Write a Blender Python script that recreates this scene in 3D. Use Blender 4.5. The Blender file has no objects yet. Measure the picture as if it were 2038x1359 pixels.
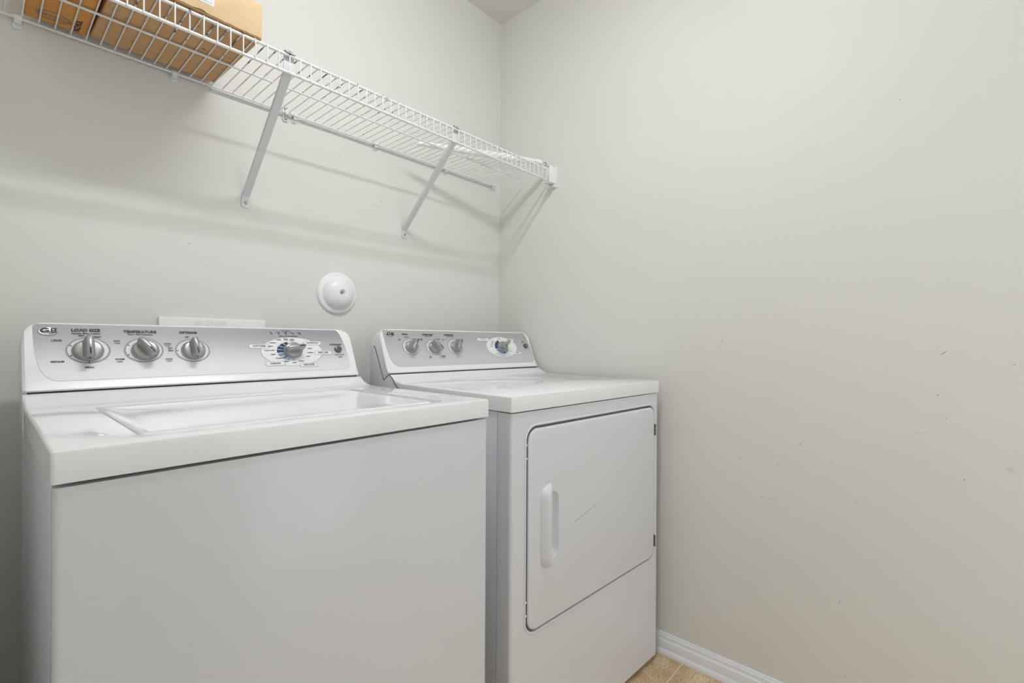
import bpy, bmesh, math, random
from mathutils import Vector, Matrix
random.seed(7)
C = bpy.context.scene.collection
S = bpy.context.scene
PI = math.pi

# ------------------------------------------------------------------ camera
CAM = Vector((-1.5453, -1.4642, 1.0398)); YAW, PIT, ROL, FPX = 0.8399, 0.0002, 0.0056, 954.67
cd = bpy.data.cameras.new('camera'); cam = bpy.data.objects.new('camera', cd); C.objects.link(cam)
F = Vector((math.sin(YAW) * math.cos(PIT), math.cos(YAW) * math.cos(PIT), math.sin(PIT)))
R = Vector((math.cos(YAW), -math.sin(YAW), 0)); U = R.cross(F)
R2 = R * math.cos(ROL) + U * math.sin(ROL); U2 = U * math.cos(ROL) - R * math.sin(ROL)
M = Matrix((R2, U2, -F)).transposed().to_4x4(); M.translation = CAM
cam.matrix_world = M
cd.sensor_fit = 'HORIZONTAL'; cd.sensor_width = 36; cd.lens = FPX / 2038 * 36; cd.clip_start = 0.02
S.camera = cam

# ------------------------------------------------------------------ light and exposure
w = bpy.data.worlds.new('world'); S.world = w; w.use_nodes = True
w.node_tree.nodes['Background'].inputs[0].default_value = (0.94, 0.97, 1.0, 1)
w.node_tree.nodes['Background'].inputs[1].default_value = 1.35
LX, LY, LZ = -0.96, -0.98, 2.37          # wraparound ceiling lamp, built with its glowing diffuser below
LAMP_STRENGTH = 66; LAMP_COLOR = (0.93, 0.97, 1.0)
S.view_settings.view_transform = 'Standard'; S.view_settings.look = 'None'
S.view_settings.exposure = 0.02; S.view_settings.gamma = 1.0
try: S.view_settings.use_curve_mapping = False
except Exception: pass

# ------------------------------------------------------------------ materials
def mat(name, col, rough=0.5, metal=0.0, spec=0.5, coat=0.0, coat_rough=0.05):
    m = bpy.data.materials.new(name); m.use_nodes = True
    b = m.node_tree.nodes['Principled BSDF']
    b.inputs['Base Color'].default_value = (*col, 1); b.inputs['Roughness'].default_value = rough
    b.inputs['Metallic'].default_value = metal; b.inputs['Specular IOR Level'].default_value = spec
    b.inputs['Coat Weight'].default_value = coat; b.inputs['Coat Roughness'].default_value = coat_rough
    return m
def N(m, t, **kw):
    n = m.node_tree.nodes.new(t)
    for k, v in kw.items():
        if k in n.inputs: n.inputs[k].default_value = v
        else: setattr(n, k, v)
    return n
def L(m, a, b): m.node_tree.links.new(a, b)
def bsdf(m): return m.node_tree.nodes['Principled BSDF']
def coords(m, kind='Object'): return N(m, 'ShaderNodeTexCoord').outputs[kind]
def mixc(m, fac, a, b):
    n = N(m, 'ShaderNodeMix'); n.data_type = 'RGBA'
    if isinstance(fac, (int, float)): n.inputs[0].default_value = fac
    else: L(m, fac, n.inputs[0])
    for i, v in ((6, a), (7, b)):
        if isinstance(v, tuple): n.inputs[i].default_value = (*v, 1)
        else: L(m, v, n.inputs[i])
    return n.outputs[2]
def ramp(m, src, p0, p1):
    n = N(m, 'ShaderNodeMapRange'); n.inputs[1].default_value = p0; n.inputs[2].default_value = p1
    n.interpolation_type = 'SMOOTHSTEP'; L(m, src, n.inputs[0]); return n.outputs[0]
def noise(m, vec, scale, detail=3, rough=0.5):
    n = N(m, 'ShaderNodeTexNoise'); n.inputs['Scale'].default_value = scale
    n.inputs['Detail'].default_value = detail; n.inputs['Roughness'].default_value = rough
    L(m, vec, n.inputs['Vector']); return n.outputs['Fac']
def bump(m, h, strength, dist=0.001):
    n = N(m, 'ShaderNodeBump'); n.inputs['Strength'].default_value = strength; n.inputs['Distance'].default_value = dist
    L(m, h, n.inputs['Height']); L(m, n.outputs[0], bsdf(m).inputs['Normal'])

WALLC = (0.765, 0.758, 0.720)
def wall_mat(name, marks, axis):
    """painted drywall; marks = (a0,z0,a1,z1) scuffs in metres, a along x or y"""
    m = mat(name, WALLC, 0.62, spec=0.25)
    co = coords(m)
    base = mixc(m, ramp(m, noise(m, co, 1.3, 2), .35, .65), tuple(c * .985 for c in WALLC), tuple(min(1, c * 1.01) for c in WALLC))
    cur = base
    for i, (a0, z0, a1, z1, wd, dk) in enumerate(marks):
        ca, cz = (a0 + a1) / 2, (z0 + z1) / 2; ln = max(math.hypot(a1 - a0, z1 - z0) / 2, wd)
        ang = math.atan2(z1 - z0, a1 - a0)
        mp = N(m, 'ShaderNodeMapping'); mp.vector_type = 'TEXTURE'
        if axis == 'y':   # wall plane x = 0: use (y,z); rotate about x
            mp.inputs['Location'].default_value = (0, ca, cz); mp.inputs['Rotation'].default_value = (ang, 0, 0)
            mp.inputs['Scale'].default_value = (1, ln, wd)
        else:
            mp.inputs['Location'].default_value = (ca, 0, cz); mp.inputs['Rotation'].default_value = (0, -ang, 0)
            mp.inputs['Scale'].default_value = (ln, 1, wd)
        L(m, co, mp.inputs['Vector'])
        le = N(m, 'ShaderNodeVectorMath', operation='LENGTH'); L(m, mp.outputs[0], le.inputs[0])
        f = N(m, 'ShaderNodeMapRange'); f.inputs[1].default_value = 0.6; f.inputs[2].default_value = 1.0
        f.inputs[3].default_value = dk; f.inputs[4].default_value = 0.0; L(m, le.outputs['Value'], f.inputs[0])
        cur = mixc(m, f.outputs[0], cur, (0.13, 0.12, 0.11))
    L(m, cur, bsdf(m).inputs['Base Color'])
    bump(m, noise(m, co, 260, 3), .05, .0008)
    return m
def mk(lst, wd, dk): return [(*t, wd, dk) for t in lst]
RM = mk([(-1.010,.690,-1.013,.687),(-1.112,.694,-1.114,.690),(-1.167,.754,-1.170,.759),(-1.243,.718,-1.245,.715),(-1.296,.622,-1.298,.622),
  (-1.069,.584,-1.072,.588),(-1.456,.918,-1.458,.915),(-1.471,.864,-1.473,.862),(-1.504,.724,-1.505,.719),(-1.584,.996,-1.586,.994),
  (-1.382,1.655,-1.385,1.651),(-.057,2.410,-.068,2.416),(-1.021,1.387,-1.022,1.386),(-1.274,.156,-1.278,.154),(-.952,1.048,-.955,1.044)], .0018, .55)
RM += mk([(-1.459,1.011,-1.475,1.025),(-1.261,.344,-1.264,.351)], .0014, .6)
RM += mk([(-1.492,1.028,-1.512,.996),(-1.512,.996,-1.593,.965),(-1.062,.583,-1.150,.590),(-1.150,.590,-1.232,.580),(-1.278,.248,-1.358,.251),
  (-.820,.103,-.916,.072),(-1.351,.803,-1.513,.843)], .0010, .14)
RM += [(-1.579, .759, -1.580, .760, .009, .13)]
BM = mk([(-1.177,1.290,-1.176,1.292),(-.604,1.531,-.600,1.528),(-.241,1.973,-.238,1.972),(-.743,1.661,-.739,1.659)], .0022, .6)
BM += mk([(-1.205,1.256,-1.201,1.262),(-1.134,1.243,-1.132,1.234),(-.355,1.194,-.312,1.167),(-.325,1.172,-.283,1.142),(-.649,1.515,-.589,1.506)], .0012, .28)
M_wall_r = wall_mat('wall_paint_right', RM, 'y')
M_wall_b = wall_mat('wall_paint_back', BM, 'x')
M_wall = wall_mat('wall_paint', [], 'x')
M_ceil = mat('ceiling_paint', (0.80, 0.78, 0.72), .8, spec=.2)
bump(M_ceil, noise(M_ceil, coords(M_ceil), 200, 3), .1)
M_trim = mat('trim_paint', (0.85, 0.875, 0.92), .28)
def tile_mat():
    m = mat('travertine_tile', (.6, .45, .28), .45)
    co = coords(m)
    br = N(m, 'ShaderNodeTexBrick'); br.offset = 0.0; br.squash = 1.0
    mp = N(m, 'ShaderNodeMapping'); mp.inputs['Location'].default_value = (0.0, .8422, 0)
    L(m, co, mp.inputs['Vector']); L(m, mp.outputs[0], br.inputs['Vector'])
    for k, v in (('Scale', 1.0), ('Mortar Size', .0025), ('Mortar Smooth', .2), ('Brick Width', .33), ('Row Height', .33)): br.inputs[k].default_value = v
    n1 = ramp(m, noise(m, co, 9, 5, .6), .3, .7); n2 = ramp(m, noise(m, co, 150, 5, .7), .50, .66); n3 = ramp(m, noise(m, co, 330, 3, .6), .58, .7)
    c = mixc(m, n1, (.54, .36, .19), (.80, .64, .42))
    c = mixc(m, n2, c, (.34, .19, .09)); c = mixc(m, n3, c, (.90, .76, .54))
    c = mixc(m, br.outputs['Fac'], c, (.74, .62, .46))
    L(m, c, bsdf(m).inputs['Base Color']); bump(m, br.outputs['Fac'], -.4, .002)
    return m
M_tile = tile_mat()
def enamel(name, col, rough=.16):
    m = mat(name, col, rough, spec=.5, coat=.0)
    co = coords(m); bump(m, noise(m, co, 22, 2), .02, .0005)
    return m
M_enamel = enamel('white_enamel', (0.775, 0.79, 0.825), .19)
M_deckw = enamel('white_porcelain_top', (0.88, 0.882, 0.89), .08)
M_plast = enamel('white_plastic', (0.90, 0.903, 0.91), .28)
def silver_mat(name, top, bot):   # panel colour fades from silver grey to pale grey towards its lower edge
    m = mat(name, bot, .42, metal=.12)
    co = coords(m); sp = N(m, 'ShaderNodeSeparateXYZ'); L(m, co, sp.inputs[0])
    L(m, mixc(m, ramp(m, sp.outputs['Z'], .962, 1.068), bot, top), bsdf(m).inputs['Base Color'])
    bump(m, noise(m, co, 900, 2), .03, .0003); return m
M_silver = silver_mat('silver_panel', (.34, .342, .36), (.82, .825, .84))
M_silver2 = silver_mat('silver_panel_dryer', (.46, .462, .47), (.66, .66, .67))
M_dial = mat('pale_dial_print', (0.80, 0.80, 0.80), .4)
M_ovalw = mat('white_dial_print', (0.88, 0.88, 0.87), .4)
M_ringg = mat('grey_ring_print', (0.33, 0.33, 0.35), .4)
M_knob = mat('satin_silver_knob', (0.40, 0.40, 0.395), .30, metal=.6)
M_chrome = mat('chrome', (0.80, 0.80, 0.80), .22, metal=.8)
M_black = mat('black_print', (0.015, 0.015, 0.02), .4)
M_grey_print = mat('grey_print', (0.20, 0.20, 0.21), .4)
M_blue = mat('navy_print', (0.022, 0.04, 0.135), .4)
M_lblue = mat('light_blue_print', (0.20, 0.27, 0.42), .4)
M_pblue = mat('pale_blue_print', (0.46, 0.52, 0.62), .4)
M_button = mat('dark_grey_button', (0.13, 0.13, 0.14), .25, metal=.3)
M_gap = mat('dark_gap', (0.03, 0.03, 0.03), .8)
M_steel = mat('zinc_screw', (0.45, 0.45, 0.44), .3, metal=.9)
M_hinge = mat('worn_hinge_metal', (0.22, 0.22, 0.19), .45, metal=.7)
def wire_mat(name, lo, hi, rust=True):
    m = mat(name, (0.82, 0.82, 0.82), .35)
    if rust:
        co = coords(m); sp = N(m, 'ShaderNodeSeparateXYZ'); L(m, co, sp.inputs[0])
        a = ramp(m, sp.outputs['X'], -1.45, -1.2); b = N(m, 'ShaderNodeMath', operation='SUBTRACT'); b.inputs[0].default_value = 1.0
        L(m, ramp(m, sp.outputs['X'], -.85, -.45), b.inputs[1])
        y = ramp(m, sp.outputs['Y'], -.10, -.28)
        k = N(m, 'ShaderNodeMath', operation='MULTIPLY'); L(m, a, k.inputs[0]); L(m, b.outputs[0], k.inputs[1])
        k2 = N(m, 'ShaderNodeMath', operation='MULTIPLY'); L(m, k.outputs[0], k2.inputs[0]); L(m, y, k2.inputs[1])
        zz = ramp(m, sp.outputs['Z'], -.004, .001); kz = N(m, 'ShaderNodeMath', operation='MULTIPLY'); L(m, k2.outputs[0], kz.inputs[0]); L(m, zz, kz.inputs[1]); k2 = kz
        n = noise(m, co, 34, 5, .65)
        k3 = N(m, 'ShaderNodeMath', operation='MULTIPLY_ADD'); L(m, k2.outputs[0], k3.inputs[0]); k3.inputs[1].default_value = .15; L(m, n, k3.inputs[2])
        f = ramp(m, k3.outputs[0], lo, hi)
        rc = mixc(m, ramp(m, noise(m, co, 120, 3), .4, .6), (.075, .06, .05), (.26, .20, .14))
        L(m, mixc(m, f, (.82, .82, .82), rc), bsdf(m).inputs['Base Color'])
    return m
M_wire = wire_mat('vinyl_coated_wire', .665, .70)
M_rail = wire_mat('vinyl_coated_rail', .76, .79)
M_bracket = mat('painted_bracket_metal', (0.74, 0.74, 0.755), .35)
M_clip = mat('translucent_clip_plastic', (0.80, 0.82, 0.81), .3)
M_rust = mat('chipped_rust', (0.13, 0.11, 0.10), .7)
def card_mat(name, c0, c1, stains=0.0):
    m = mat(name, c0, .8, spec=.15)
    co = coords(m)
    mp = N(m, 'ShaderNodeMapping'); mp.inputs['Scale'].default_value = (1, 6, 1); L(m, co, mp.inputs['Vector'])
    c = mixc(m, ramp(m, noise(m, mp.outputs[0], 30, 4, .6), .35, .65), c0, c1)
    if stains:
        mp2 = N(m, 'ShaderNodeMapping'); mp2.inputs['Scale'].default_value = (1, 1.6, 1); L(m, co, mp2.inputs['Vector'])
        c = mixc(m, ramp(m, noise(m, mp2.outputs[0], 26, 5, .6), .62, .72), c, tuple(x * stains for x in c0))
    L(m, c, bsdf(m).inputs['Base Color']); return m
M_card = card_mat('brown_cardboard', (.56, .335, .165), (.63, .385, .20), .35)
M_card_o = card_mat('orange_cardboard', (.62, .29, .085), (.70, .34, .105), 0)
M_card_f = card_mat('tan_cardboard', (.68, .49, .29), (.74, .54, .33), 0)
M_card_e = card_mat('cut_cardboard_edge', (.30, .18, .09), (.36, .22, .11), 0)
M_paper = mat('white_paper_label', (.86, .86, .85), .6)
M_glow = mat('lamp_diffuser', (.9, .9, .9), .5)
bsdf(M_glow).inputs['Emission Color'].default_value = (*LAMP_COLOR, 1); bsdf(M_glow).inputs['Emission Strength'].default_value = LAMP_STRENGTH
M_lamp = mat('lamp_housing', (.85, .85, .85), .4)

# ------------------------------------------------------------------ mesh helpers
def link(name, bm, m, parent=None, smooth=35, bevel=0, segs=2, bang=30):
    bmesh.ops.remove_doubles(bm, verts=bm.verts, dist=1e-6)
    if bevel:
        bm.normal_update()
        es = [e for e in bm.edges if len(e.link_faces) == 2 and e.calc_face_angle(0) > math.radians(bang)]
        bmesh.ops.bevel(bm, geom=es, offset=bevel, segments=segs, profile=.5, affect='EDGES', clamp_overlap=True)
    bmesh.ops.recalc_face_normals(bm, faces=bm.faces)
    me = bpy.data.meshes.new(name); bm.to_mesh(me); bm.free()
    for mm in (m if isinstance(m, (list, tuple)) else [m]): me.materials.append(mm)
    if smooth:
        me.polygons.foreach_set('use_smooth', [True] * len(me.polygons))
        me.set_sharp_from_angle(angle=math.radians(smooth))
    o = bpy.data.objects.new(name, me); C.objects.link(o)
    if parent: o.parent = parent
    return o
def box(bm, x0, x1, y0, y1, z0, z1, mi=0):
    v = [bm.verts.new(p) for p in ((x0,y0,z0),(x1,y0,z0),(x1,y1,z0),(x0,y1,z0),(x0,y0,z1),(x1,y0,z1),(x1,y1,z1),(x0,y1,z1))]
    for f in ((0,3,2,1),(4,5,6,7),(0,1,5,4),(1,2,6,5),(2,3,7,6),(3,0,4,7)):
        bm.faces.new([v[i] for i in f]).material_index = mi
    return v
def prism(bm, pts, fn0, fn1, mi=0):
    a = [bm.verts.new(fn0(p)) for p in pts]; b = [bm.verts.new(fn1(p)) for p in pts]; n = len(pts)
    bm.faces.new(a[::-1]).material_index = mi; bm.faces.new(b).material_index = mi
    for i in range(n): bm.faces.new((a[i], a[(i+1)%n], b[(i+1)%n], b[i])).material_index = mi
def loft(bm, rings, cap=True, closed=True):
    vs = [[bm.verts.new(p) for p in r] for r in rings]; n = len(rings[0])
    for a, b in zip(vs, vs[1:]):
        for i in range(n if closed else n - 1): bm.faces.new((a[i], a[(i+1)%n], b[(i+1)%n], b[i]))
    if cap: bm.faces.new(vs[0][::-1]); bm.faces.new(vs[-1])
def tube(bm, pts, r, n=10, cap=True):
    pts = [Vector(p) for p in pts]; rs = r if isinstance(r, (list, tuple)) else [r] * len(pts)
    rings = []; up = None
    for i, p in enumerate(pts):
        d = (pts[min(i+1, len(pts)-1)] - pts[max(i-1, 0)]).normalized()
        if up is None:
            up = Vector((0,0,1)) if abs(d.z) < .9 else Vector((1,0,0))
        s = d.cross(up).normalized(); up = s.cross(d).normalized()
        rings.append([p + (s * math.cos(2*PI*k/n) + up * math.sin(2*PI*k/n)) * rs[i] for k in range(n)])
    loft(bm, rings, cap)
def rrect(x0, x1, y0, y1, r, n=8):
    """rounded rectangle; r = radius or (bl, br, tr, tl)"""
    rr = r if isinstance(r, (tuple, list)) else (r,)*4
    out = []
    for (cx, cy, a0, q) in ((x0+rr[0], y0+rr[0], PI, rr[0]), (x1-rr[1], y0+rr[1], 1.5*PI, rr[1]), (x1-rr[2], y1-rr[2], 0, rr[2]), (x0+rr[3], y1-rr[3], .5*PI, rr[3])):
        for k in range(n+1):
            a = a0 + .5*PI*k/n; out.append((cx + q*math.cos(a), cy + q*math.sin(a)))
    return out
def ell(cx, cy, rx, ry, n=48, a0=0, a1=2*PI):
    full = abs(a1 - a0 - 2*PI) < 1e-6
    return [(cx + rx*math.cos(a0+(a1-a0)*k/n), cy + ry*math.sin(a0+(a1-a0)*k/n)) for k in range(n if full else n+1)]
def lathe(bm, prof, n, fn):
    rings = [[fn(r*math.cos(2*PI*k/n), r*math.sin(2*PI*k/n), h) for k in range(n)] for r, h in prof]
    loft(bm, rings)
def empty(name, loc, rz=0):
    o = bpy.data.objects.new(name, None); C.objects.link(o); o.location = loc; o.rotation_euler = (0, 0, rz)
    o.empty_display_size = .05; return o
def tag(o, label, cat, group=None):
    o['label'] = label; o['category'] = cat
    if group: o['group'] = group
def struct(o): o['kind'] = 'structure'; return o
def boolean(o, cutter, op='DIFFERENCE'):
    md = o.modifiers.new('b', 'BOOLEAN'); md.operation = op; md.solver = 'EXACT'; md.object = cutter
    bpy.context.view_layer.update()
    me = bpy.data.meshes.new_from_object(o.evaluated_get(bpy.context.evaluated_depsgraph_get()))
    o.modifiers.clear(); old = o.data; o.data = me; me.name = o.name; bpy.data.meshes.remove(old)
    cm = cutter.data; bpy.data.objects.remove(cutter); bpy.data.meshes.remove(cm)
    me.polygons.foreach_set('use_smooth', [True]*len(me.polygons)); me.set_sharp_from_angle(angle=math.radians(30))
def text_verts(bm, txt, size, fn, align='CENTER', h=.0004, sx=1.0, rot=0, mirror=False, bold=0.0):
    cu = bpy.data.curves.new('t', 'FONT'); cu.body = txt; cu.size = size; cu.align_x = align; cu.align_y = 'CENTER'
    cu.resolution_u = 2; cu.offset = bold
    o = bpy.data.objects.new('t', cu); C.objects.link(o); bpy.context.view_layer.update()
    me = bpy.data.meshes.new_from_object(o.evaluated_get(bpy.context.evaluated_depsgraph_get()))
    bpy.data.objects.remove(o); bpy.data.curves.remove(cu)
    c, s = math.cos(rot), math.sin(rot)
    vs = []
    for v in me.vertices:
        x, y = v.co.x * sx * (-1 if mirror else 1), v.co.y
        vs.append(bm.verts.new(fn(x*c - y*s, x*s + y*c, h)))
    for p in me.polygons:
        try: bm.faces.new([vs[i] for i in p.vertices])
        except ValueError: pass
    bpy.data.meshes.remove(me)

# ------------------------------------------------------------------ room
ZC = 2.446; XL = -1.66; YF = -2.25
def plane_box(name, a, m):
    bm = bmesh.new(); box(bm, *a); return struct(link(name, bm, m, smooth=0))
plane_box('floor', (XL-.1, .1, YF-.1, .1, -.05, 0), M_tile)
plane_box('ceiling', (XL-.1, .1, YF-.1, .1, ZC, ZC+.06), M_ceil)
plane_box('wall_back', (XL-.1, .1, 0, .1, 0, ZC), M_wall_b)
plane_box('wall_right', (0, .1, YF, 0, 0, ZC), M_wall_r)
plane_box('wall_left', (XL-.1, XL, YF, 0, 0, ZC), M_wall)
bm = bmesh.new()   # unseen wall behind the camera; doorway opening added to let in fill light
box(bm, XL, -1.02, YF-.1, YF, 0, ZC); box(bm, -.12, 0, YF-.1, YF, 0, ZC); box(bm, -1.02, -.12, YF-.1, YF, 2.05, ZC)
struct(link('wall_front', bm, M_wall, smooth=0))
bm = bmesh.new()
for a in ((-1.08,-1.02,YF,YF+.015,0,2.11), (-.12,-.06,YF,YF+.015,0,2.11), (-1.02,-.12,YF,YF+.015,2.05,2.11)): box(bm, *a)
struct(link('trim_1', bm, M_trim, bevel=.003))
BBP = [(0,0),(-.0175,0),(-.0175,.004),(-.0165,.010),(-.0140,.015),(-.0115,.0185),(-.0115,.044),(-.0110,.0455),(-.0090,.047),(-.0078,.050),(-.0082,.055),(-.0078,.059),(-.0060,.0615),(-.0052,.063),(-.0052,.0665),(-.004,.068),(0,.068)]
bm = bmesh.new(); prism(bm, BBP, lambda p: (p[0], YF, p[1]), lambda p: (p[0], 0, p[1])); struct(link('baseboard_right', bm, M_trim, smooth=30))
bm = bmesh.new(); prism(bm, BBP, lambda p: (XL, p[0], p[1]), lambda p: (-.0176, p[0], p[1])); struct(link('baseboard_back', bm, M_trim, smooth=30))
bm = bmesh.new(); prism(bm, BBP, lambda p: (XL-p[0], YF, p[1]), lambda p: (XL-p[0], -.0176, p[1])); struct(link('baseboard_left', bm, M_trim, smooth=30))

# ceiling lamp: white canopy with a glowing wraparound diffuser
t = empty('ceiling_lamp', (LX, LY, ZC)); tag(t, 'slim white rectangular ceiling lamp above the machines', 'lamp')
bm = bmesh.new(); box(bm, -.34, .34, -.05, .05, -.022, 0); link('canopy', bm, M_lamp, t, bevel=.004)
bm = bmesh.new(); box(bm, -.33, .33, -.036, .036, -.044, -.022); link('diffuser', bm, M_glow, t, bevel=.006, segs=3)

# ------------------------------------------------------------------ appliances
V0, Z0, V1, Z1 = .538, .937, .597, 1.072
SL = math.hypot(V1-V0, Z1-Z0)
SD = Vector((0, (V1-V0)/SL, (Z1-Z0)/SL)); SN = Vector((0, -SD.z, SD.y))     # up the face, out of the face
UO = 0.0     # sideways offset of the printed controls on each machine
def face(u, s, h=0): return Vector((u + UO, V0, Z0)) + SD*s + SN*h

def slab(bm, pts, h0, h1, mi=0): prism(bm, pts, lambda p: face(p[0], p[1], h0), lambda p: face(p[0], p[1], h1), mi)
def sheet(bm, pts, h, mi=0): bm.faces.new([bm.verts.new(face(p[0], p[1], h)) for p in pts]).material_index = mi
def ring(bm, cx, cy, rx, ry, w_, h, a0=0, a1=2*PI, n=48, mi=0):
    full = abs(a1 - a0 - 2*PI) < 1e-6
    o = ell(cx, cy, rx, ry, n, a0, a1); i = ell(cx, cy, rx-w_, ry-w_*ry/rx, n, a0, a1)
    ov = [bm.verts.new(face(*p, h)) for p in o]; iv = [bm.verts.new(face(*p, h)) for p in i]
    m_ = len(o)
    for k in range(m_ if full else m_-1): bm.faces.new((ov[k], ov[(k+1)%m_], iv[(k+1)%m_], iv[k])).material_index = mi

def console(W, parent, CT=1.078):
    """leaning console housing with rounded shoulders, lofted across u"""
    prof = [(.6405,.885),(.62,.885),(.575,.885),(.556,.905),(.5405,.9388),(V0-.0008,.9420),(.5415,.949)]
    for s in (.02,.04,.06,.08,.10,.12,.135): p = face(0, s); prof.append((p.y, p.z))
    prof += [(.5965,CT-.007),(.600,CT-.0022),(.606,CT),(.615,CT-.002),(.628,CT-.014),(.636,CT-.030),(.6405,1.020)]
    prof = [(v, min(z, CT-.007) if i < 14 else z) for i, (v, z) in enumerate(prof)]
    rings = []
    r = .033
    def shoulder(d):   # height cut near an end: quarter round
        return 0 if d >= r else r - math.sqrt(max(0, r*r - (r-d)**2))
    ds = [0, .0012, .004, .008, .013, .019, .026, .04]
    us = [d for d in ds] + [W*k/6 for k in range(1, 6)] + [W - d for d in ds[::-1]]
    cz, cv = 1.0, .60
    for u in us:
        d = min(u, W-u); cut = shoulder(d); e = max(0, .004 - d)    # little in-drawn edge at the side
        rg = []
        for v, z in prof:
            zt = z
            if z > 1.0: zt = 1.0 + (z-1.0) * (1 - cut/.078*1.0)
            lim = CT - cut
            zt = min(z, lim) if z > 1.03 else z
            vv = v + (e if v < .60 else 0) + (.35*cut if (z > 1.03 and v < .6) else 0)*(1 if zt < z else 0)*0
            rg.append(Vector((u, vv, zt)))
        rings.append(rg)
    bm = bmesh.new(); loft(bm, rings)
    return link('console', bm, M_plast, parent, smooth=40)

def knob(parent, u, s, rx, ry, ang, name='knob', hgt=.0125, grip_h=.021, label=None):
    k = 40
    bm = bmesh.new()
    prof = [(1.04,0),(1.04,.0022),(1.0,.0035),(1.0,.0050),(.955,.0056),(.955,hgt*.72),(.93,hgt*.86),(.86,hgt*.95),(.70,hgt*.985),(.3,hgt),(.05,hgt)]
    lathe(bm, prof, k, lambda x, y, h: face(u + x*rx, s + y*ry, h + .0012))
    o = link(name, bm, M_knob, parent, smooth=40)
    if label: o['label'] = label
    # blade grip across the full diameter
    bm = bmesh.new(); c, q = math.cos(ang), math.sin(ang)
    L_ = 1.0
    def outline(hl, hw, n=10):
        pts = []
        for a in range(2*n):
            th = -PI/2 + PI*a/(n-1) if a < n else PI/2 + PI*(a-n)/(n-1)
            off = (hl-hw*.9) if a < n else -(hl-hw*.9)
            pts.append((off + hw*math.cos(th)*.9, hw*math.sin(th)))
        return pts
    rm = (rx+ry)/2
    rings = []
    for hl, hw, h in ((.97,.46,hgt*.70),(.99,.38,hgt*1.10),(1.02,.31,hgt+grip_h*.35),(1.02,.27,hgt+grip_h*.75),(.98,.22,hgt+grip_h*.93),(.90,.12,hgt+grip_h)):
        rings.append([face(u + (x*c - y*q)*rx, s + (x*q + y*c)*ry, h + .0012) for x, y in outline(hl, hw)])
    loft(bm, rings); g = link('grip', bm, M_knob, o, smooth=50)
    bm = bmesh.new()
    rings = []
    for x0 in (.25, .5, .75, .95, 1.035):
        hh = hgt+grip_h*(1.02 if x0 < .85 else (.95 if x0 < 1 else .4))
        rings.append([face(u + (x0*c - y*q)*rx, s + (x0*q + y*c)*ry, h_ + .0012) for y, h_ in ((-.055,hh-.003),(.055,hh-.003),(.055,hh+.0003),(-.055,hh+.0003))])
    loft(bm, rings); link('pointer_line', bm, M_black, o, smooth=0)
    return o

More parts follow.
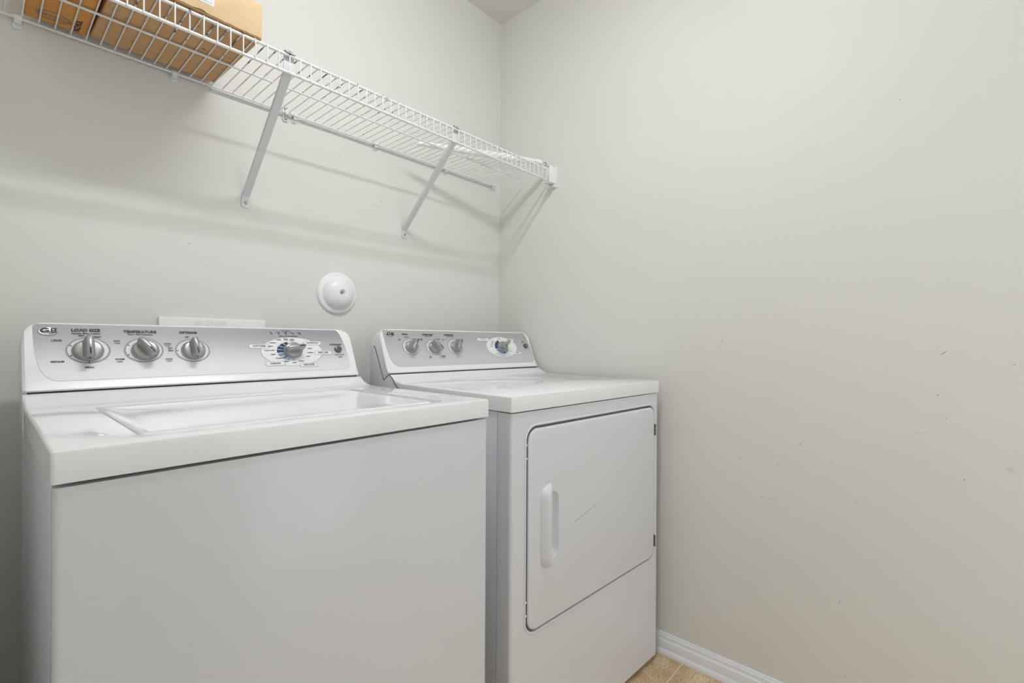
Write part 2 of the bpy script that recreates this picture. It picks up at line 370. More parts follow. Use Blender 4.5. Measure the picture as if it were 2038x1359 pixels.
def machine(name, loc, rz, W, pu0, pu1, M_silver, CT, PS):
    t = empty(name, loc, rz)
    # top deck: side profile swept across, rising at the back to the console
    H, LB = .914, .8765
    prof = [(.0,LB),(.0,H-.004),(.0012,H-.0012),(.004,H),(.20,H),(.44,H),(.470,H+.0008),(.488,H+.0035),(.504,H+.0085),(.518,H+.0150),(.530,H+.0205),(.540,H+.0215),(.552,H+.012),(.56,LB+.01),(.56,LB)]
    bm = bmesh.new(); xs = [0, W]
    prism(bm, prof, lambda p: (0, p[0], p[1]), lambda p: (W, p[0], p[1]))
    bm.normal_update()
    es = []
    for e in bm.edges:
        a, b = e.verts[0].co, e.verts[1].co
        if abs(a.x-b.x) < 1e-6 and (a.x < 1e-6 or a.x > W-1e-6):
            if max(a.z, b.z) > LB+.001 and not (min(a.z,b.z) < LB+.02 and a.y > .5): es.append(e)
    bmesh.ops.bevel(bm, geom=es, offset=.0055, segments=4, profile=.5, affect='EDGES', clamp_overlap=True)
    deck = link('top_deck', bm, M_deckw, t, smooth=40)
    console(W, t, CT)
    bm = bmesh.new(); box(bm, .006, W-.006, .5405, .556, .930, .9398); link('gap_shade_strip', bm, M_gap, t, smooth=0)  # dark strip added as painted shade in the gap under the console
    # back housing behind / under the console
    hp_ = [(.532,.936),(.566,.915),(.618,1.012),(.640,1.030),(.648,1.025),(.652,.99),(.652,.872),(.468,.872),(.470,.893),(.487,.899),(.503,.910),(.517,.925)]
    bm = bmesh.new()
    for u0, u1 in ((-.0006, .0030), (W-.0030, W+.0006)): prism(bm, hp_, lambda p: (u0, p[0], p[1]), lambda p: (u1, p[0], p[1]))
    box(bm, .0030, W-.0030, .6405, .652, .872, 1.0)
    hs = link('rear_housing', bm, M_enamel, t, bevel=.0006)
    bm = bmesh.new()
    for u0 in ((-.0004,) if name == 'clothes_dryer' else ()):
        tube(bm, [(u0,.5335,.9375),(u0,.566,.9170),(u0,.592,.966),(u0,.617,1.013),(u0,.628,1.024)], .0011, 6)
        tube(bm, [(u0,.532,.936),(u0,.516,.9265),(u0,.502,.9115),(u0,.486,.9005),(u0,.470,.8945),(u0,.467,.878)], .0010, 6)
    if name == 'clothes_dryer': link('seam', bm, M_gap, hs, smooth=40)
    else: bm.free()
    # silver control panel
    bm = bmesh.new()
    pts = [(pu0+.034,.0225),(pu1-.020,.0225),(pu1-.010,.0245),(pu1-.003,.031),(pu1,.042),(pu1-.0005,.060),(pu1-.003,.085),(pu1-.007,.108),(pu1-.013,PS-.0155),(pu1-.018,PS-.005),(pu1-.024,PS),(pu0+.006,PS),(pu0+.001,PS-.0025),(pu0,PS-.0075),(pu0+.001,.105),(pu0+.003,.075),(pu0+.008,.050),(pu0+.015,.035),(pu0+.024,.0265)]
    slab(bm, pts, -.0005, .0009)
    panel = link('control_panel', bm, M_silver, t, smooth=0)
    # cabinet feet
    for fu, fv in ((.05,.06),(W-.05,.06),(.05,.58),(W-.05,.58)):
        bm = bmesh.new(); lathe(bm, [(.016,0),(.018,.003),(.018,.008),(.009,.010),(.009,.03)], 16, lambda x, y, h: Vector((fu+x, fv+y, h)))
        link('leveling_foot', bm, M_gap, t)
    return t, deck, panel

# ---- washing machine
WW = .6925; UO = .0040
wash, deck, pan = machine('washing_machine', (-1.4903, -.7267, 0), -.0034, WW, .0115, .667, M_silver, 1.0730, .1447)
tag(wash, 'white top-loading washing machine with silver three-knob control panel, nearer and left of the two machines', 'washing machine')
bm = bmesh.new(); box(bm, .004, WW-.004, .024, .650, .016, .874); link('cabinet', bm, M_enamel, wash, bevel=.003)
bm = bmesh.new(); prism(bm, [(.0025,.0215),(.0025,.009),(.0045,.0045),(.009,.0025),(WW-.009,.0025),(WW-.0045,.0045),(WW-.0025,.009),(WW-.0025,.0215)], lambda p: (p[0], p[1], .018), lambda p: (p[0], p[1], .8715))
link('front_panel', bm, M_enamel, wash, smooth=50)
for z in (.70, .30):
    bm = bmesh.new(); box(bm, .0022, .006, .0205, .0255, z, z+.004); link('panel_clip', bm, M_plast, wash, smooth=0)
# lid recess + lid
bm = bmesh.new(); prism(bm, rrect(.087, .600, .040, .420, (.016,.016,.012,.012), 6), lambda p: (p[0], p[1], .9000), lambda p: (p[0], p[1], .93))
cut = link('cut', bm, M_deckw, wash); boolean(deck, cut)
bm = bmesh.new()
nx, ny = 40, 30
lu0, lu1, lv0, lv1 = .0920, .580, .046, .414
def rr2(i, n): 
    tt = i/n; return tt
outl = rrect(lu0, lu1, lv0, lv1, (.018,.018,.012,.012), 8)
cx, cy = (lu0+lu1)/2, (lv0+lv1)/2
rings = []
def inset(d):
    return [(x + (cx-x)/abs(cx-x+1e-9)*min(d, abs(cx-x))*min(1,abs(cx-x)/.2), y + (cy-y)/abs(cy-y+1e-9)*min(d, abs(cy-y))*min(1,abs(cy-y)/.15)) for x, y in outl]
for d, z in ((.0004,.9003),(0,.9100),(.0010,.9122),(.0035,.9138),(.007,.9145),(.012,.9142),(.020,.9128),(.04,.9112),(.07,.9104),(.11,.9100)):
    rings.append([Vector((x, y, z)) for x, y in inset(d)])
loft(bm, rings); link('lid', bm, M_deckw, wash, smooth=60)
# little white spring clip at the rear left of the deck
bm = bmesh.new(); tube(bm, [(-.0012,.46,.905),(-.0016,.462,.885),(-.0016,.458,.872),(-.0016,.450,.868),(-.0016,.446,.876),(-.0016,.447,.890)], .0014, 8)
link('hinge_clip', bm, M_clip, wash)

def dial_plate(parent, cx, cy, rx, ry, w_=.0035):
    bm = bmesh.new(); slab(bm, ell(cx, cy, rx, ry), .0008, .0013, 0)
    ring(bm, cx, cy, rx, ry, w_, .00145, mi=1); return link('dial_ring', bm, [M_dial, M_ringg], parent, smooth=0)
def pill(bm, x0, x1, y0, y1, h, mi=0): slab(bm, rrect(x0, x1, y0, y1, (y1-y0)*.35, 4), .0008, h, mi)
def P(u, s): return lambda x, y, h: face(u+x, s+y, h)

def badge(parent, cx, cy, rx, ry):
    bm = bmesh.new(); lathe(bm, [(1,0),(1,.0018),(.93,.0028),(.86,.0026),(.5,.0033),(.05,.0036)], 36, lambda x, y, h: face(cx+x*rx, cy+y*ry, h+.0008))
    b = link('badge', bm, M_chrome, parent, smooth=50); b['label'] = 'oval chrome maker badge'
    bm = bmesh.new()
    text_verts(bm, 'GE', ry*1.25, P(cx, cy), h=.0052, sx=1.15*rx/ry, bold=ry*.03)
    ring(bm, cx, cy, rx*.80, ry*.80, .0009*rx/.015, .0045)
    for a in range(4):
        th = a*PI/2 + .4
        ring(bm, cx+rx*.62*math.cos(th), cy+ry*.62*math.sin(th), rx*.17, ry*.17, .0006, .0048, n=14)
    link('emblem', bm, M_black, b, smooth=0)

# printed dials
knobs = [(.0925,.0865), (.1850,.0860), (.2770,.0845)]
for (cx, cy) in knobs: dial_plate(pan, cx, cy, .0355, .0290)
badge(wash, .0335, .1290, .0145, .0098)
kk = [(.0918,.0855,-PI/2, 'load size knob pointing down'), (.1870,.0850,-PI*.33, 'temperature knob pointing to lower right'), (.2780,.0845,-PI*.48, 'options knob pointing down')]
for u, s, a, lb in kk: knob(wash, u, s, .0245 if u < .25 else .0235, .0225, a, label=lb)
# cycle selector: white oval with tabs and blue segments
OC = (.5088,.0790); ORX, ORY = .0828, .0418
bm = bmesh.new()
slab(bm, ell(*OC, ORX, ORY, 64), .0008, .0013, 0); ring(bm, *OC, ORX, ORY, .0011, .00142, n=64, mi=1)
tabs = [(.4005,.4484,.0890,.0995,'COTTONS',.0062), (.5425,.5906,.0985,.1085,'POWERWASH',.0050), (.5680,.6168,.0690,.0795,'EASY CARE',.0056), (.4340,.4821,.0400,.0510,'CASUALS',.0058), (.5216,.5694,.0340,.0440,'DELICATES',.0058)]
for x0, x1, y0, y1, *_ in tabs:
    slab(bm, rrect(x0-.0008, x1+.0008, y0-.0008, y1+.0008, .004, 4), .0008, .00150, 1)
    slab(bm, rrect(x0, x1, y0, y1, .0035, 4), .0008, .00165, 0)
link('cycle_chart', bm, [M_ovalw, M_ringg], pan, smooth=0)
KC = (.5070,.0800)
bm = bmesh.new()
def seg(bm, c, ro, ri, a0, a1, h, mi, n=4):
    o = [(c[0]+ro[0]*math.cos(a0+(a1-a0)*k/n), c[1]+ro[1]*math.sin(a0+(a1-a0)*k/n)) for k in range(n+1)]
    i = [(c[0]+ri[0]*math.cos(a1-(a1-a0)*k/n), c[1]+ri[1]*math.sin(a1-(a1-a0)*k/n)) for k in range(n+1)]
    slab(bm, o+i, .0010, h, mi)
sa = math.radians
segs = [(104,120,0),(124,143,0),(147,166,0),(170,190,0),(196,214,1),(219,236,1),(241,256,2),(261,275,2),(280,293,3)]
for a0, a1, mi in segs: seg(bm, KC, (.0405,.0275), (.020,.0155), sa(a0), sa(a1), .0017, mi)
link('cycle_segments', bm, [M_blue, M_lblue, M_pblue, M_dial], pan, smooth=0)
knob(wash, .5085, .0815, .0245, .0215, sa(8), name='cycle_knob', hgt=.013, grip_h=.020, label='cycle selector knob turned sideways')
# start button
bm = bmesh.new(); lathe(bm, [(1,0),(1,.004),(.9,.006),(.6,.0072),(.05,.0076)], 28, lambda x, y, h: face(.6385+x*.0105, .0838+y*.0098, h+.0009))
link('start_button', bm, M_button, wash)['label'] = 'round dark grey start button'
for u in (.4609,.4795,.4986,.5173,.5363):
    bm = bmesh.new(); lathe(bm, [(1,0),(1,.0009),(.5,.0012)], 12, lambda x, y, h: face(u+x*.0016, .1306+y*.0014, h+.0008)); link('indicator_light', bm, M_black, pan)
# lettering
bm = bmesh.new()
def T(txt, u, s, size, **k):
    k.setdefault('bold', size*.030)
    text_verts(bm, txt, size, P(u, s), h=.0019, **k)
T('LOAD SIZE', .0900, .1315, .0085, sx=1.10, bold=.0004); T('TEMPERATURE', .1807, .1298, .0082, sx=1.08, bold=.0004); T('OPTIONS', .2715, .1295, .0078, sx=1.08, bold=.0004)
T('Adjusting Motor Capacity', .0900, .1245, .0046, sx=.95); T('Rinse in Cold Temperature', .1807, .1235, .0044, sx=.9)
T('MAX', .0830, .1195, .0046); T('RESET', .1080, .1165, .0048); T('LARGE', .0450, .1085, .0052); T('MEDIUM', .0455, .0625, .0052); T('SMALL', .0930, .0490, .0052)
T('HOT', .1395, .1075, .0050); T('COLD', .1395, .1025, .0036); T('WARM', .1420, .0655, .0050); T('COLD', .1420, .0600, .0036)
T('COLD', .2290, .1010, .0050); T('COLD', .2290, .0960, .0036); T('COOL', .2290, .0640, .0050); T('COLD', .2290, .0590, .0036)
T('OFF', .2680, .1180, .0046); T('EXT', .2335, .0900, .0050); T('SPIN', .2335, .0840, .0048)
for x0, x1, y0, y1, tx, sz in tabs: T(tx, (x0+x1)/2, (y0+y1)/2+.0004, sz*1.15, sx=.92)
T('START/PAUSE', .6335, .0985, .0062, sx=.95); T('HOLD 3 SEC TO', .6400, .0665, .0040); T('STOP', .6410, .0600, .0050)
T('SUPER', .4760, .1125, .0042); T('NORMAL', .4600, .1040, .0042); T('HEAVY', .4520, .0940, .0044); T('QUICK WASH', .4480, .0825, .0040); T('LIGHT', .4560, .0710, .0042); T('NORMAL', .4700, .0600, .0042); T('HEAVY', .4870, .0500, .0042); T('LIGHT', .5080, .0470, .0042); T('NORMAL', .5260, .0505, .0038)
T('EXTRA', .4950, .1165, .0038); T('RINSE', .4950, .1125, .0038); T('DRAIN', .5110, .1145, .0038); T('& SPIN', .5110, .1105, .0038); T('HEAVY', .5560, .0870, .0040); T('NORMAL', .5560, .0745, .0040); T('LIGHT', .5480, .0640, .0040)
for u, tx in ((.4590,'FILL'),(.4775,'WASH'),(.4966,'RINSE'),(.5153,'SPIN'),(.5343,'DONE')): T(tx, u, .1340, .0034)
T('CYCLE STATUS', .4985, .1385, .0034); T('FABRIC CARE CYCLE SELECTION', .5040, .1238, .0034)
for (cx, cy), angs in zip(knobs, ((155,207,270), (152,205), (180,))):
    for a in angs:
        a = sa(a); slab(bm, [(cx+.0300*math.cos(a)+dx*math.cos(a)-dy*math.sin(a), cy+.0250*math.sin(a)+dx*math.sin(a)+dy*math.cos(a)) for dx, dy in ((-.0016,-.0008),(.0022,-.0008),(.0022,.0008),(-.0016,.0008))], .001, .0018)
link('lettering', bm, M_black, pan, smooth=0)

# ---- dryer
DW = .6857; UO = 0.0
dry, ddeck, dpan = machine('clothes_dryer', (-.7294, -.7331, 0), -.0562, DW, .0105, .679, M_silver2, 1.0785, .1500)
tag(dry, 'white front-loading clothes dryer with a square door and a silver control panel, in the corner', 'dryer')
bm = bmesh.new(); box(bm, .004, DW-.008, .0525, .602, .034, .874); link('cabinet', bm, M_enamel, dry, bevel=.002)
# front shell wrapping round the sides
r = .010; fp = [(.0025,.0490),(.0025,r)]
fp += [(.0025+r-r*math.cos(a), r-r*math.sin(a)+.0025) for a in [PI/2*k/8 for k in range(1, 9)]]
fp += [(DW-x, y) for x, y in fp[::-1]]
bm = bmesh.new(); prism(bm, fp, lambda p: (p[0], p[1], .018), lambda p: (p[0], p[1], .8735))
front = link('front_panel', bm, M_enamel, dry, smooth=30)
DU0, DU1, DZ0, DZ1 = .052, .657, .342, .837
bm = bmesh.new(); prism(bm, rrect(DU0, DU1, DZ0, DZ1, .034, 10), lambda p: (p[0], -.02, p[1]), lambda p: (p[0], .034, p[1]))
boolean(front, link('cut', bm, M_enamel, dry))
# bevelled lip round the door pocket
bm = bmesh.new(); rings = []
for d, v in ((-.006,.0022),(-.004,.0006),(-.0015,.0004),(0,.0020),(.0002,.0060)):
    rings.append([Vector((x, v, z)) for x, z in rrect(DU0+d, DU1-d, DZ0+d, DZ1-d, .034-d, 10)])
loft(bm, rings, cap=False); link('door_surround', bm, M_enamel, dry, smooth=60)
# door
bm = bmesh.new(); rings = []
for d, v in ((.020,.0338),(.016,.0120),(.0075,.0060),(.0068,.0036),(.0080,.0012),(.0110,-.0006),(.016,-.0012)):
    rings.append([Vector((x, v, z)) for x, z in rrect(DU0+d, DU1-d*.55, DZ0+d*.7, DZ1-d*.85, .034-d*.7, 10)])
loft(bm, rings); door = link('door', bm, M_enamel, dry, smooth=50)
# finger pocket beside the handle
bm = bmesh.new()
hp = None; rings = []
for d, v in ((-.004,-.010),(-.001,-.0012),(.002,.004),(.009,.0105),(.014,.0120)):
    rings.append([Vector((x, v, z)) for x, z in rrect(.110+d, .1680-d, .500+d*1.6, .6655-d*1.6, max(.004,.0215-d), 8)])
loft(bm, rings); boolean(door, link('cut', bm, M_enamel, dry))
# bulging grip: half shell, open toward the pocket
bm = bmesh.new(); rings = []
zs = [(.4845,.0),(.4865,.35),(.4905,.62),(.497,.84),(.506,.96),(.518,1.0),(.58,1.0),(.648,1.0),(.660,.97),(.669,.86),(.6755,.66),(.680,.36),(.6825,0)]
for z, k in zs:
    cut_ = (1-k)*.018
    rg = []
    for q in range(13):
        a = q/12; u = .0995 + cut_ + (.0262-cut_*.3)*a
        hgt = .0165*k*math.sin(min(1, a*1.45)*PI/2)*(1 - .12*max(0, a-.7)/.3)
        rg.append(Vector((u, -.0012-hgt, z + (u-.1)*.18*(1 if z > .6 else 0))))
    for q in range(12, -1, -1):
        a = q/12; u = .0995 + cut_ + (.0262-cut_*.3)*a + (.0 if q == 12 else .0012)
        hgt = max(-.0030, .0165*k*math.sin(min(1, a*1.45)*PI/2)-.0045)
        rg.append(Vector((u, -.0004-hgt, z + (u-.1)*.18*(1 if z > .6 else 0))))
    rings.append(rg)
loft(bm, rings); link('handle', bm, M_enamel, door, smooth=60)
# hinges and latch screws
for z in (.765, .405):
    bm = bmesh.new(); box(bm, .6528, .6575, -.0026, .004, z-.026, z+.010)
    for k in range(3): tube(bm, [(.6555,-.0034,z-.026+k*.0125),(.6555,-.0034,z-.026+k*.0125+.010)], .0024, 10)
    link('hinge', bm, M_hinge, door, smooth=40)['label'] = 'worn metal door hinge'
for z in (.778, .405):
    bm = bmesh.new(); tube(bm, [(.0562,.0335,z),(.0562,.0075,z)], .0034, 12); link('latch_screw', bm, M_gap, dry)
    for dz in (.016, -.016):
        bm = bmesh.new(); lathe(bm, [(.0026,0),(.0026,.030),(.001,.031)], 10, lambda x, y, h: Vector((.0550+x, .0336-h, z+dz+y))); link('door_bumper', bm, M_plast, dry)
bm = bmesh.new(); tube(bm, [(.225,-.0009,.566),(.255,-.0012,.572),(.30,-.0012,.583),(.33,-.0009,.588)], .0005, 6); link('scratch', bm, M_grey_print, door)['label'] = 'thin grey scratch across the door'
# controls
for cx, cy in ((.1035,.0905),(.1945,.0890),(.2870,.0900)): dial_plate(dpan, cx, cy, .0325, .0285, .0022)
badge(dry, .0350, .1345, .0150, .0100)
for u, s, a, lb in ((.1040,.0900,sa(52),'signal knob pointing to upper right'),(.1950,.0880,sa(-52),'timer option knob turned to lower right'),(.2875,.0895,sa(55),'fabric option knob pointing to upper right')):
    knob(dry, u, s, .0225, .0215, a, label=lb)
OC = (.5155,.0888)
bm = bmesh.new(); slab(bm, ell(*OC, .0810, .0418, 64), .0008, .0013, 0)
ring(bm, *OC, .0810, .0418, .0008, .00142, n=64, mi=1)
dt = [(.4000,.4550,.1150,.1245,'SENSOR DRY',.0050),(.5420,.5880,.1130,.1225,'EASY CARE',.0050),(.5700,.6120,.0585,.0670,'TIMED DRY',.0046)]
for x0, x1, y0, y1, *_ in dt: slab(bm, rrect(x0, x1, y0, y1, .0035, 4), .0008, .0016, 0)
link('cycle_chart', bm, [M_ovalw, M_ringg], dpan, smooth=0)
KC = (.5150,.0890); bm = bmesh.new()
for a0, a1, mi in ((108,128,0),(130,150,0),(152,172,0),(174,196,0),(203,222,1),(224,244,1),(246,266,1),(268,290,1),(292,310,2),(312,330,2)): seg(bm, KC, (.0365,.0290), (.020,.0155), sa(a0), sa(a1), .0017, mi)
link('cycle_segments', bm, [M_blue, M_lblue, M_pblue], dpan, smooth=0)
knob(dry, .5170, .0885, .0235, .0215, sa(215), name='cycle_knob', label='cycle selector knob pointing to lower left')
bm = bmesh.new(); lathe(bm, [(1,0),(1,.004),(.9,.006),(.6,.0072),(.05,.0076)], 28, lambda x, y, h: face(.6480+x*.0110, .0920+y*.0098, h+.0009))
link('start_button', bm, M_button, dry)['label'] = 'round dark grey start button'
bm = bmesh.new()
T('SIGNAL', .0905, .1355, .0066, bold=.0003); T('EXTENDED TUMBLE', .1800, .1355, .0066, sx=.72, bold=.0003); T('DRYNESS LEVEL', .2700, .1355, .0066, sx=.88, bold=.0003)
T('AUTO DRY ONLY', .1800, .1295, .0038); T('SENSOR DRY ONLY', .2750, .1295, .0038)
T('VOLUME', .0930, .1255, .0040); T('OFF', .0650, .1165, .0044); T('LOUD', .1220, .1190, .0044); T('LOW', .1500, .1195, .0044); T('HEAT', .1500, .1150, .0038); T('MEDIUM', .2200, .1190, .0044); T('AIR', .1700, .0550, .0044); T('FLUFF', .1700, .0505, .0038); T('REGULAR', .2250, .0560, .0044); T('HIGH', .2250, .0510, .0038); T('LESS', .2400, .1170, .0044); T('MORE', .3080, .1170, .0044)
T('START', .6400, .1110, .0050)
for x0, x1, y0, y1, tx, sz in dt: T(tx, (x0+x1)/2, (y0+y1)/2+.0004, sz, sx=.9)
for u, s, tx in ((.4760,.1120,'MORE DRY'),(.4700,.1050,'NORMAL'),(.4650,.0980,'LESS DRY'),(.4600,.0900,'DAMP'),(.5100,.1235,'COTTONS'),(.4820,.0620,'COTTONS'),(.4960,.0570,'NORMAL'),(.5100,.0530,'DELICATE'),(.5560,.0700,'TIMED'),(.5300,.0545,'40'),(.5380,.0560,'30'),(.5450,.0580,'20')): T(tx, u, s, .0036)
for (cx, cy), angs in zip(((.1035,.0905),(.1945,.0890),(.2870,.0900)), ((140,112,60), (140,245,310), (135,60,250))):
    for a in angs:
        a = sa(a); slab(bm, ell(cx+.0275*math.cos(a), cy+.0240*math.sin(a), .0012, .0010, 10), .001, .0018)
link('lettering', bm, M_black, dpan, smooth=0)
bm = bmesh.new(); text_verts(bm, 'ON', .006, P(.648, .092), h=.0092, sx=.8); link('button_mark', bm, M_dial, dpan, smooth=0)

# ------------------------------------------------------------------ wall fittings
# dome cover
t = empty('pipe_cover', (-.7655, 0, 1.1935)); tag(t, 'round glossy white dome cover screwed to the wall above the washer', 'cover plate')
bm = bmesh.new()
pr_ = [(.0675,0),(.0675,.003),(.066,.006),(.062,.0085),(.058,.0085),(.0545,.0095),(.052,.013),(.047,.0205),(.040,.027),(.031,.0325),(.020,.0365),(.0115,.0382),(.0100,.0378),(.0085,.0350),(.0078,.0300),(.0020,.0298)]
lathe(bm, pr_, 64, lambda x, y, h: Vector((x, -h, y))); link('dome', bm, M_plast, t, smooth=60)
bm = bmesh.new(); lathe(bm, [(.0045,.0298),(.0045,.032),(.003,.0335),(.0005,.034)], 16, lambda x, y, h: Vector((x, -h, y))); s_ = link('screw', bm, M_steel, t)
bm = bmesh.new(); box(bm, -.003, .003, -.0345, -.033, -.0006, .0006); box(bm, -.0006, .0006, -.0345, -.033, -.003, .003); link('screw_slot', bm, M_black, s_, smooth=0)
# outlet box cover behind the washer
t = empty('outlet_box_cover', (-1.1165, 0, 1.00)); tag(t, 'flat white plastic cover plate on the wall behind the washing machine', 'cover plate')
bm = bmesh.new(); box(bm, -.1265, .1265, -.011, -.0005, -.06, .0975); link('plate', bm, M_plast, t, bevel=.0025)
bm = bmesh.new(); text_verts(bm, 'W-2700H', .018, lambda x, y, h: Vector((-.013+x, -.011-h, .084+y)), h=.0005, sx=1.0); link('embossed_lettering', bm, M_dial, t, smooth=0)

# ------------------------------------------------------------------ wire shelf
SH = empty('wire_shelf', (0, 0, 1.7162)); tag(SH, 'long white wire shelf with two diagonal braces running along the wall above both machines', 'shelf')
ZS = 0.0; D = .3083; LIP = .0412; XE = -.0621; X0 = XL + .004
n = int((XE - X0)/.0254)
bm = bmesh.new(); tube(bm, [(X0,-.0115,0),(XE+.012,-.0115,0)], .0030, 12); link('back_rail', bm, M_rail, SH)
bm = bmesh.new(); box(bm, -1.13, XE+.012, -.0035, 0, -.0095, -.003); link('wall_strip', bm, M_bracket, SH, smooth=40)
bm = bmesh.new(); tube(bm, [(X0,-.154,.0002),(-1.030,-.154,.0002)], .0026, 12); tube(bm, [(-1.004,-.154,.0002),(XE+.030,-.154,.0002)], .0026, 12); link('middle_rail', bm, M_rail, SH)
bm = bmesh.new(); tube(bm, [(X0,-D+.002,0),(XE+.004,-D+.002,0)], .0034, 12); link('front_rail', bm, M_rail, SH)
bm = bmesh.new(); tube(bm, [(X0,-D+.002,-LIP),(XE+.004,-D+.002,-LIP)], .0036, 12); link('lip_rail', bm, M_rail, SH)
bm = bmesh.new(); rw = .00145
for k in range(n+1):
    x = XE - k*.0254; zt = .0040
    tube(bm, [(x,-.0045,zt-.002),(x,-.014,zt),(x,-.08,zt),(x,-.16,zt),(x,-.24,zt),(x,-D+.004,zt),(x,-D-.0008,zt-.0012),(x,-D-.0026,zt-.0050),(x,-D-.0026,-LIP*.5),(x,-D-.0026,-LIP-.003)], rw, 8)
w_ = link('wires', bm, M_wire, SH)
def brace(xf, xt, zf=-.2905):
    bm = bmesh.new()
    a = Vector((xf, -.006, zf+.022)); b = Vector((xt, -D+.012, -.030)); hw = .0095
    d = (b-a).normalized(); sx = Vector((1,0,0)); sx = (sx - d*sx.dot(d)).normalized(); nn = sx.cross(d).normalized()
    sec = [(-hw,-.0045),(-hw+.0016,-.0055),(hw-.0016,-.0055),(hw,-.0045),(hw,.0045),(hw-.0022,.0045),(hw-.0022,-.0030),(-hw+.0022,-.0030),(-hw+.0022,.0045),(-hw,.0045)]
    loft(bm, [[p + sx*x - nn*y for x, y in sec] for p in (a, b)])
    o = link('brace', bm, M_bracket, SH, smooth=30)
    bm = bmesh.new()   # wall foot plate
    pts = rrect(-.0105, .0105, -.0135, .030, (.008,.008,.003,.003), 5)
    prism(bm, pts, lambda p: (xf+p[0], -.0005, zf+p[1]), lambda p: (xf+p[0], -.0035, zf+p[1]))
    link('wall_foot', bm, M_bracket, o, bevel=.0007)
    bm = bmesh.new(); lathe(bm, [(.0045,.0035),(.0045,.0055),(.003,.0068),(.0005,.007)], 16, lambda x, y, h: Vector((xf+x, -h, zf+y))); link('screw', bm, M_steel, o)
    bm = bmesh.new()   # top plate hooked over the front rail
    yb = -D+.0085
    prism(bm, [(-.0125,-.036),(-.0105,-.040),(.0095,-.040),(.0125,-.032),(.0125,.004),(-.0125,.004)], lambda p: (xt+p[0], yb, p[1]), lambda p: (xt+p[0], yb+.003, p[1]))
    prism(bm, [(yb+.003,.004),(yb+.002,.0075),(yb-.008,.0085),(yb-.0135,.005),(yb-.0125,.003),(yb-.008,.0062),(yb,.0055),(yb,.003)], lambda p: (xt-.0105, p[0], p[1]), lambda p: (xt+.0105, p[0], p[1]))
    link('rail_hook', bm, M_bracket, o, bevel=.0005)
    bm = bmesh.new(); tube(bm, [(xt-.013,yb-.004,.0082),(xt,yb-.004,.0098),(xt+.013,yb-.004,.0082)], [.0016,.003,.0014], 8); link('worn_edge', bm, M_rust, o)['label'] = 'dark rusted hook edge'
brace(-1.0421, -1.0500); brace(-.5063, -.5230, -.2885)
def clip(x):
    bm = bmesh.new()
    prism(bm, rrect(x-.0075, x+.0075, -.020, .011, .004, 4), lambda p: (p[0], -.0003, p[1]), lambda p: (p[0], -.0035, p[1]))
    tube(bm, [(x-.0065,-.0115,0),(x+.0065,-.0115,0)], .0062, 12)
    box(bm, x-.0055, x+.0055, -.013, -.001, -.0115, -.004)
    o = link('wall_clip', bm, M_clip, SH, smooth=40, bevel=.0006)
    bm = bmesh.new(); lathe(bm, [(.0032,.0035),(.0032,.0055),(.001,.0065)], 12, lambda a, b, h: Vector((x+a, -h, -.0155+b))); link('screw', bm, M_clip, o)
for x in (-1.4908, -1.2123, -.9071, -.6313, -.3170, -.0501): clip(x)
def rear_plate(x):
    bm = bmesh.new()
    prism(bm, rrect(x-.008, x+.008, -.024, .020, .006, 4), lambda p: (p[0], -.0003, p[1]), lambda p: (p[0], -.0040, p[1]))
    prism(bm, rrect(x-.005, x+.005, -.006, .008, .003, 4), lambda p: (p[0], -.0160, p[1]), lambda p: (p[0], -.002, p[1]))
    o = link('rear_bracket', bm, M_bracket, SH, bevel=.0008)
    for z in (.0145, -.0150):
        bm = bmesh.new(); lathe(bm, [(.0048,.004),(.0048,.0062),(.003,.0078),(.0005,.008)], 14, lambda a, b, h: Vector((x+a, -h, z+b))); link('screw', bm, M_steel, o)
rear_plate(-.9338); rear_plate(-.3450)
# end bracket on the right wall
bm = bmesh.new()
prism(bm, rrect(-.3165, -.268, -.0585, .0275, .003, 4), lambda p: (-.0005, p[0], p[1]), lambda p: (-.0035, p[0], p[1]))
box(bm, -.050, -.003, -.3160, -.3135, -.047, .018); box(bm, -.050, -.003, -.3135, -.280, -.047, -.0445)
box(bm, -.050, -.003, -.3135, -.297, .0155, .018)
prism(bm, [(-.012,-.058),(-.003,-.058),(-.003,-.047),(-.016,-.047)], lambda p: (p[0], -.314, p[1]), lambda p: (p[0], -.302, p[1]))
eb = link('end_bracket', bm, M_plast, SH, bevel=.0008)
for z in (.022, -.053):
    bm = bmesh.new(); lathe(bm, [(.0042,.0035),(.0042,.006),(.0025,.0078),(.0005,.008)], 14, lambda a, b, h: Vector((-h, -.305+a, z+b))); link('screw', bm, M_steel, eb)

# ------------------------------------------------------------------ things on the shelf
ZT = 1.7162 + .0040 + .0020
def carton(name, label, cx, cy, rz, wx, wy, h, m):
    t = empty(name, (cx, cy, ZT), rz); tag(t, label, 'box', 'cardboard boxes on the wire shelf')
    bm = bmesh.new(); box(bm, -wx/2, wx/2, -wy/2, wy/2, 0, h); link('body', bm, m, t, bevel=.0035, segs=3)
    return t
bA = carton('cardboard_box', 'flat tan cardboard box with a white label, nearer the corner on the wire shelf', -1.247, -.166, .035, .254, .284, .083, M_card)
bm = bmesh.new()   # front flap, with a rough bottom edge
random.seed(3); top = [(.1275,.0815),(-.127,.0815)]
low = [(-.127 + .2545*k/30, .0035 + random.uniform(-.0008,.0010) + (.0035 if 14 < k < 17 else 0)) for k in range(31)]
prism(bm, low + top, lambda p: (p[0], -.1425, p[1]), lambda p: (p[0], -.1460, p[1])); link('front_flap', bm, M_card_f, bA, bevel=.0006)
bm = bmesh.new(); box(bm, -.127, .1265, -.1452, -.1415, .0, .0035); link('flap_edge', bm, M_card_e, bA, bevel=.0008)
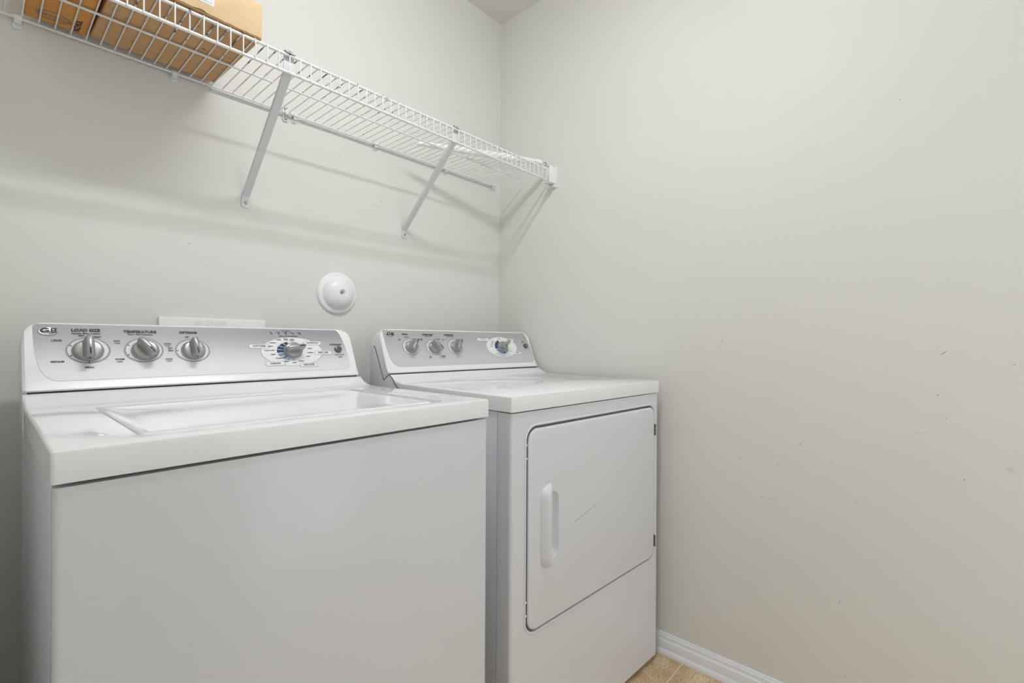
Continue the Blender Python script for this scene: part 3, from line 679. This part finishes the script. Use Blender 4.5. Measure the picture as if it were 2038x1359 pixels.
bm = bmesh.new(); box(bm, -.10, .030, -.1466, -.1459, .0235, .080); lb = link('shipping_label', bm, M_paper, bA, smooth=0); lb['label'] = 'white paper label'
bm = bmesh.new()
for a in ((-.096,.0265,.0265,.0271),(-.096,.0265,.0290,.0295)): box(bm, a[0], a[1], -.1469, -.1465, a[2], a[3])
box(bm, .0235,.0240,-.1469,-.1465,.031,.079); box(bm, .0262,.0265,-.1469,-.1465,.031,.079)
link('label_border', bm, M_grey_print, lb, smooth=0)
bB = carton('cardboard_box', 'darker orange-brown cardboard box with an oval stamp on its underside, farther from the corner', -1.4320, -.156, .0, .103, .268, .150, M_card_o)
bm = bmesh.new()
def bt(px, py, rot, mir=True): 
    c, s = math.cos(rot), math.sin(rot)
    return lambda x, y, h: Vector((px + x*c - y*s, py + x*s + y*c, -h))
e0 = (-.0075, .095)
for rx, ry in ((.0275,.0185),(.0255,.0168)):
    o_ = ell(*e0, rx, ry, 40); i_ = ell(*e0, rx-.0014, ry-.0014, 40)
    ov = [bm.verts.new((x, y, -.0005)) for x, y in o_]; iv = [bm.verts.new((x, y, -.0005)) for x, y in i_]
    for k in range(40): bm.faces.new((ov[k], ov[(k+1)%40], iv[(k+1)%40], iv[k]))
text_verts(bm, 'WARDEN', .0135, bt(e0[0], e0[1], 0), h=.0005, sx=-.85)
link('oval_stamp', bm, M_grey_print, bB, smooth=0)
bm = bmesh.new(); text_verts(bm, 'NCHUL', .0150, bt(.031, .098, PI/2), h=.0005, sx=-1.1, bold=.0006); link('printed_word', bm, M_black, bB, smooth=0)

# folded pole lying on the shelf
a = Vector((-.520, -.098, ZT)); b = Vector((-.044, -.286, ZT)); L_ = (b-a).length
t = empty('white_pole', a, math.atan2(b.y-a.y, b.x-a.x)); tag(t, 'tapered white pole with rounded cap and wire hook, lying on the wire shelf', 'pole')
bm = bmesh.new(); rs = [(.0,.0070),(.02,.0085),(.10,.0105),(.20,.0125),(.30,.0140),(L_-.15,.0140),(L_-.06,.0105),(L_-.048,.0100)]
zc = lambda x: .0085 + .0175*x/L_ - (0 if x < .3 else 0)
tube(bm, [(x, 0, zc(x)) for x, r_ in rs], [r_ for x, r_ in rs], 20); link('shaft', bm, M_plast, t, smooth=50)
bm = bmesh.new(); tube(bm, [(L_-.052,0,zc(L_-.05)),(L_-.046,0,zc(L_-.05))], .0118, 20); link('collar', bm, M_dial, t, smooth=40)
bm = bmesh.new(); xs = [0,.003,.010,.020,.030,.037,.041]; rr_ = [.008,.0098,.0112,.0114,.0098,.0062,.002]
tube(bm, [(L_-.046+x, 0, zc(L_)-.001) for x in xs], rr_, 20); link('cap', bm, M_plast, t, smooth=60)
bm = bmesh.new(); hk = [(L_-.010,0,.026),(L_-.002,0,.029)] + [(L_+.003+.006*math.sin(q), 0, .023+.006*math.cos(q)) for q in (0,.5,1,1.6,2.2,2.8,3.4)]
tube(bm, hk, .0012, 8); link('hook', bm, M_gap, t)['label'] = 'dark wire hook'
bm = bmesh.new(); tube(bm, [(-.002,0,.0035),(.002,0,.017),(.004,0,.026)], [.0035,.0035,.0012], 10); link('tip', bm, M_clip, t)
